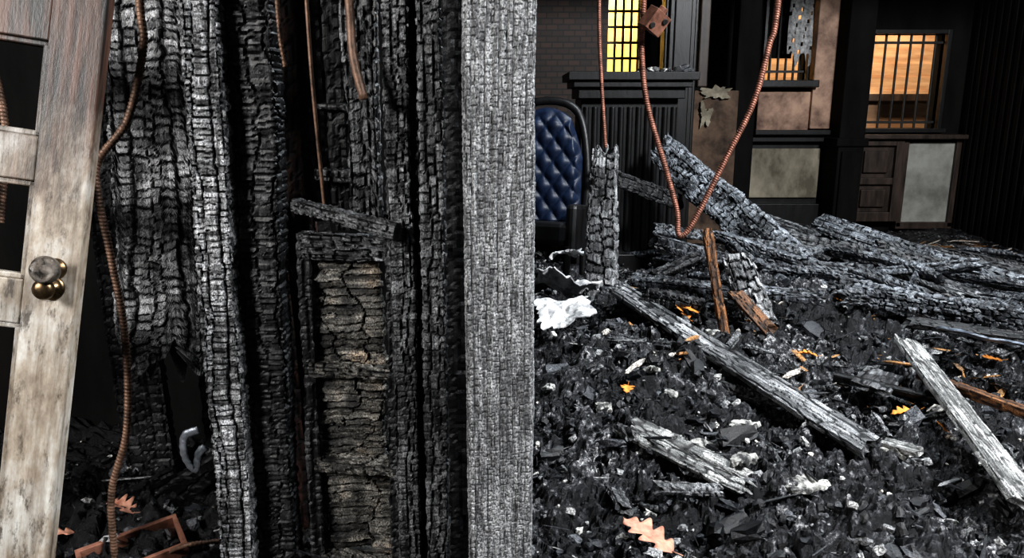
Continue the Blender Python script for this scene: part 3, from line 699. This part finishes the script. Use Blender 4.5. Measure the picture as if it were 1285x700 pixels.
# ------------------------------------------------------------------ leaves
def leaf(name, x, y, L, rz, mat, seed, dz_=.035, tilt=(.1, .1), lobes=4):
    """oak leaf blade: rounded lobes either side of the midrib"""
    n = 60; V = []
    r = np.random.default_rng(seed)
    cu = r.uniform(-.4, .8)
    for i in range(n + 1):
        t = i / n
        env = (math.sin(math.pi * t ** .72)) ** .8 if 0 < t < 1 else 0
        ws = []
        for sd in (0, 1):
            ph = lobes * 2 * math.pi * (t + .04 * sd)
            lobe = .5 - .5 * math.cos(ph)
            ws.append(env * (.15 + .25 * lobe ** .8) + .006)
        for c in (-1, -.5, 0, .5, 1):
            wv = ws[0] if c < 0 else ws[1]
            xx = c * wv * L
            V.append((xx, (t + .10 * abs(c) * wv / .4) * L, cu * abs(xx) * .6 + .12 * L * math.sin(t * 3) * cu + .02 * L * math.sin(9 * t + c * 2)))
    F = [[i * 5 + k, i * 5 + k + 1, (i + 1) * 5 + k + 1, (i + 1) * 5 + k] for i in range(n) for k in range(4)]
    b = len(V)
    V += [(-.012 * L, .02 * L, 0), (.012 * L, .02 * L, 0), (.008 * L, -.24 * L, .01), (-.008 * L, -.24 * L, .01)]; F.append([b, b + 1, b + 2, b + 3])
    z = H1(x, y) + dz_
    Mx = Matrix.Translation((x, y, z)) @ Matrix.Rotation(rz, 4, 'Z') @ Euler((tilt[0], tilt[1], 0)).to_matrix().to_4x4() @ Matrix.Translation((0, -L / 2, 0))
    o = mkobj(name, V, F, mat, True, None, Mx)
    md = o.modifiers.new('s', 'SOLIDIFY'); md.thickness = .0012
    return o
leaf('oak_leaf', .385, 1.93, .17, .9, M_leafb, 1, .09, (.25, .1))
for q, (x, y, L, rz) in enumerate(((.84, 3.6, .12, .4), (.90, 3.66, .11, 1.9), (.86, 3.50, .10, 3.), (1.36, 3.32, .09, 1.2), (.445, 2.75, .07, 2.9), (1.53, 2.76, .10, 1.3), (1.2, 4.1, .1, 1.5), (1.27, 4.3, .1, .5), (1.75, 3.9, .08, 1.), (2.2, 3.3, .09, 1.4), (1.95, 3.1, .07, 2.), (2.6, 5.6, .12, 1), (2.1, 5.9, .12, 2), (1.9, 6.3, .12, .4), (3.1, 6.4, .12, 1.6), (2.9, 4.0, .08, .6), (1.6, 2.62, .05, .6))):
    leaf('orange_leaf', x, y, L, rz, M_leaf, 10 + q, (.12 if q < 3 else .09) if y < 5 else .04, (rng.normal(.2, .2), rng.normal(0, .2)))
for q, (x, y, L, rz) in enumerate(((-.66, 1.98, .06, .4), (-1.14, 2.0, .10, 1.2), (-1.28, 1.9, .10, 2.2), (-.75, 2.05, .07, 1.9))):
    leaf('brown_leaf', x, y, L, rz, M_leafb, 40 + q, .05)

# ------------------------------------------------------------------ lights
def area(name, loc, tgt, sx, sy, e, col=(1, 1, 1)):
    l = bpy.data.lights.new(name, 'AREA'); l.shape = 'RECTANGLE'; l.size = sx; l.size_y = sy; l.energy = e; l.color = col
    o = bpy.data.objects.new(name, l); COL.objects.link(o); o.location = loc
    o.rotation_euler = (Vector(tgt) - Vector(loc)).to_track_quat('-Z', 'Y').to_euler(); return o
area('open_roof_daylight', (3.4, .2, 3.9), (.9, 3.0, 0), .7, .7, 600, (.96, .98, 1.))
area('broken_ceiling_daylight', (1.8, 4.4, 4.6), (1.6, 3.9, 0), 1.6, 1.0, 270, (.88, .95, 1.))
area('left_raking_light', (-2.7, -.6, 2.4), (-.5, 1.8, .9), .6, .7, 160, (1, .98, .96))  # unseen lamp added at front left to rake across the left boards
area('outside_light_warm', (4.2, 8.4, 2.9), (4.3, 9.6, .9), 1.2, .6, 65, (1, .84, .62))
area('outside_light_yellow', (1.1, 8.4, 3.0), (1.1, 9.6, 2.0), .8, .6, 110, (1, .86, .55))
w_ = bpy.data.worlds.new('overcast'); scene.world = w_; w_.use_nodes = True
w_.node_tree.nodes['Background'].inputs[0].default_value = (.8, .88, 1, 1); w_.node_tree.nodes['Background'].inputs[1].default_value = .03

cam = bpy.data.cameras.new('camera'); co = bpy.data.objects.new('camera', cam); COL.objects.link(co)
cam.sensor_width = 36; cam.lens = 950 / 1285 * 36; cam.clip_start = .05
co.location = (0, 0, 1.3); co.rotation_euler = (math.radians(90 - 13), 0, 0)
scene.camera = co
scene.view_settings.view_transform = 'Standard'
for lk in ('Medium High Contrast', 'High Contrast'):
    try: scene.view_settings.look = lk; break
    except Exception as ex: print(ex)
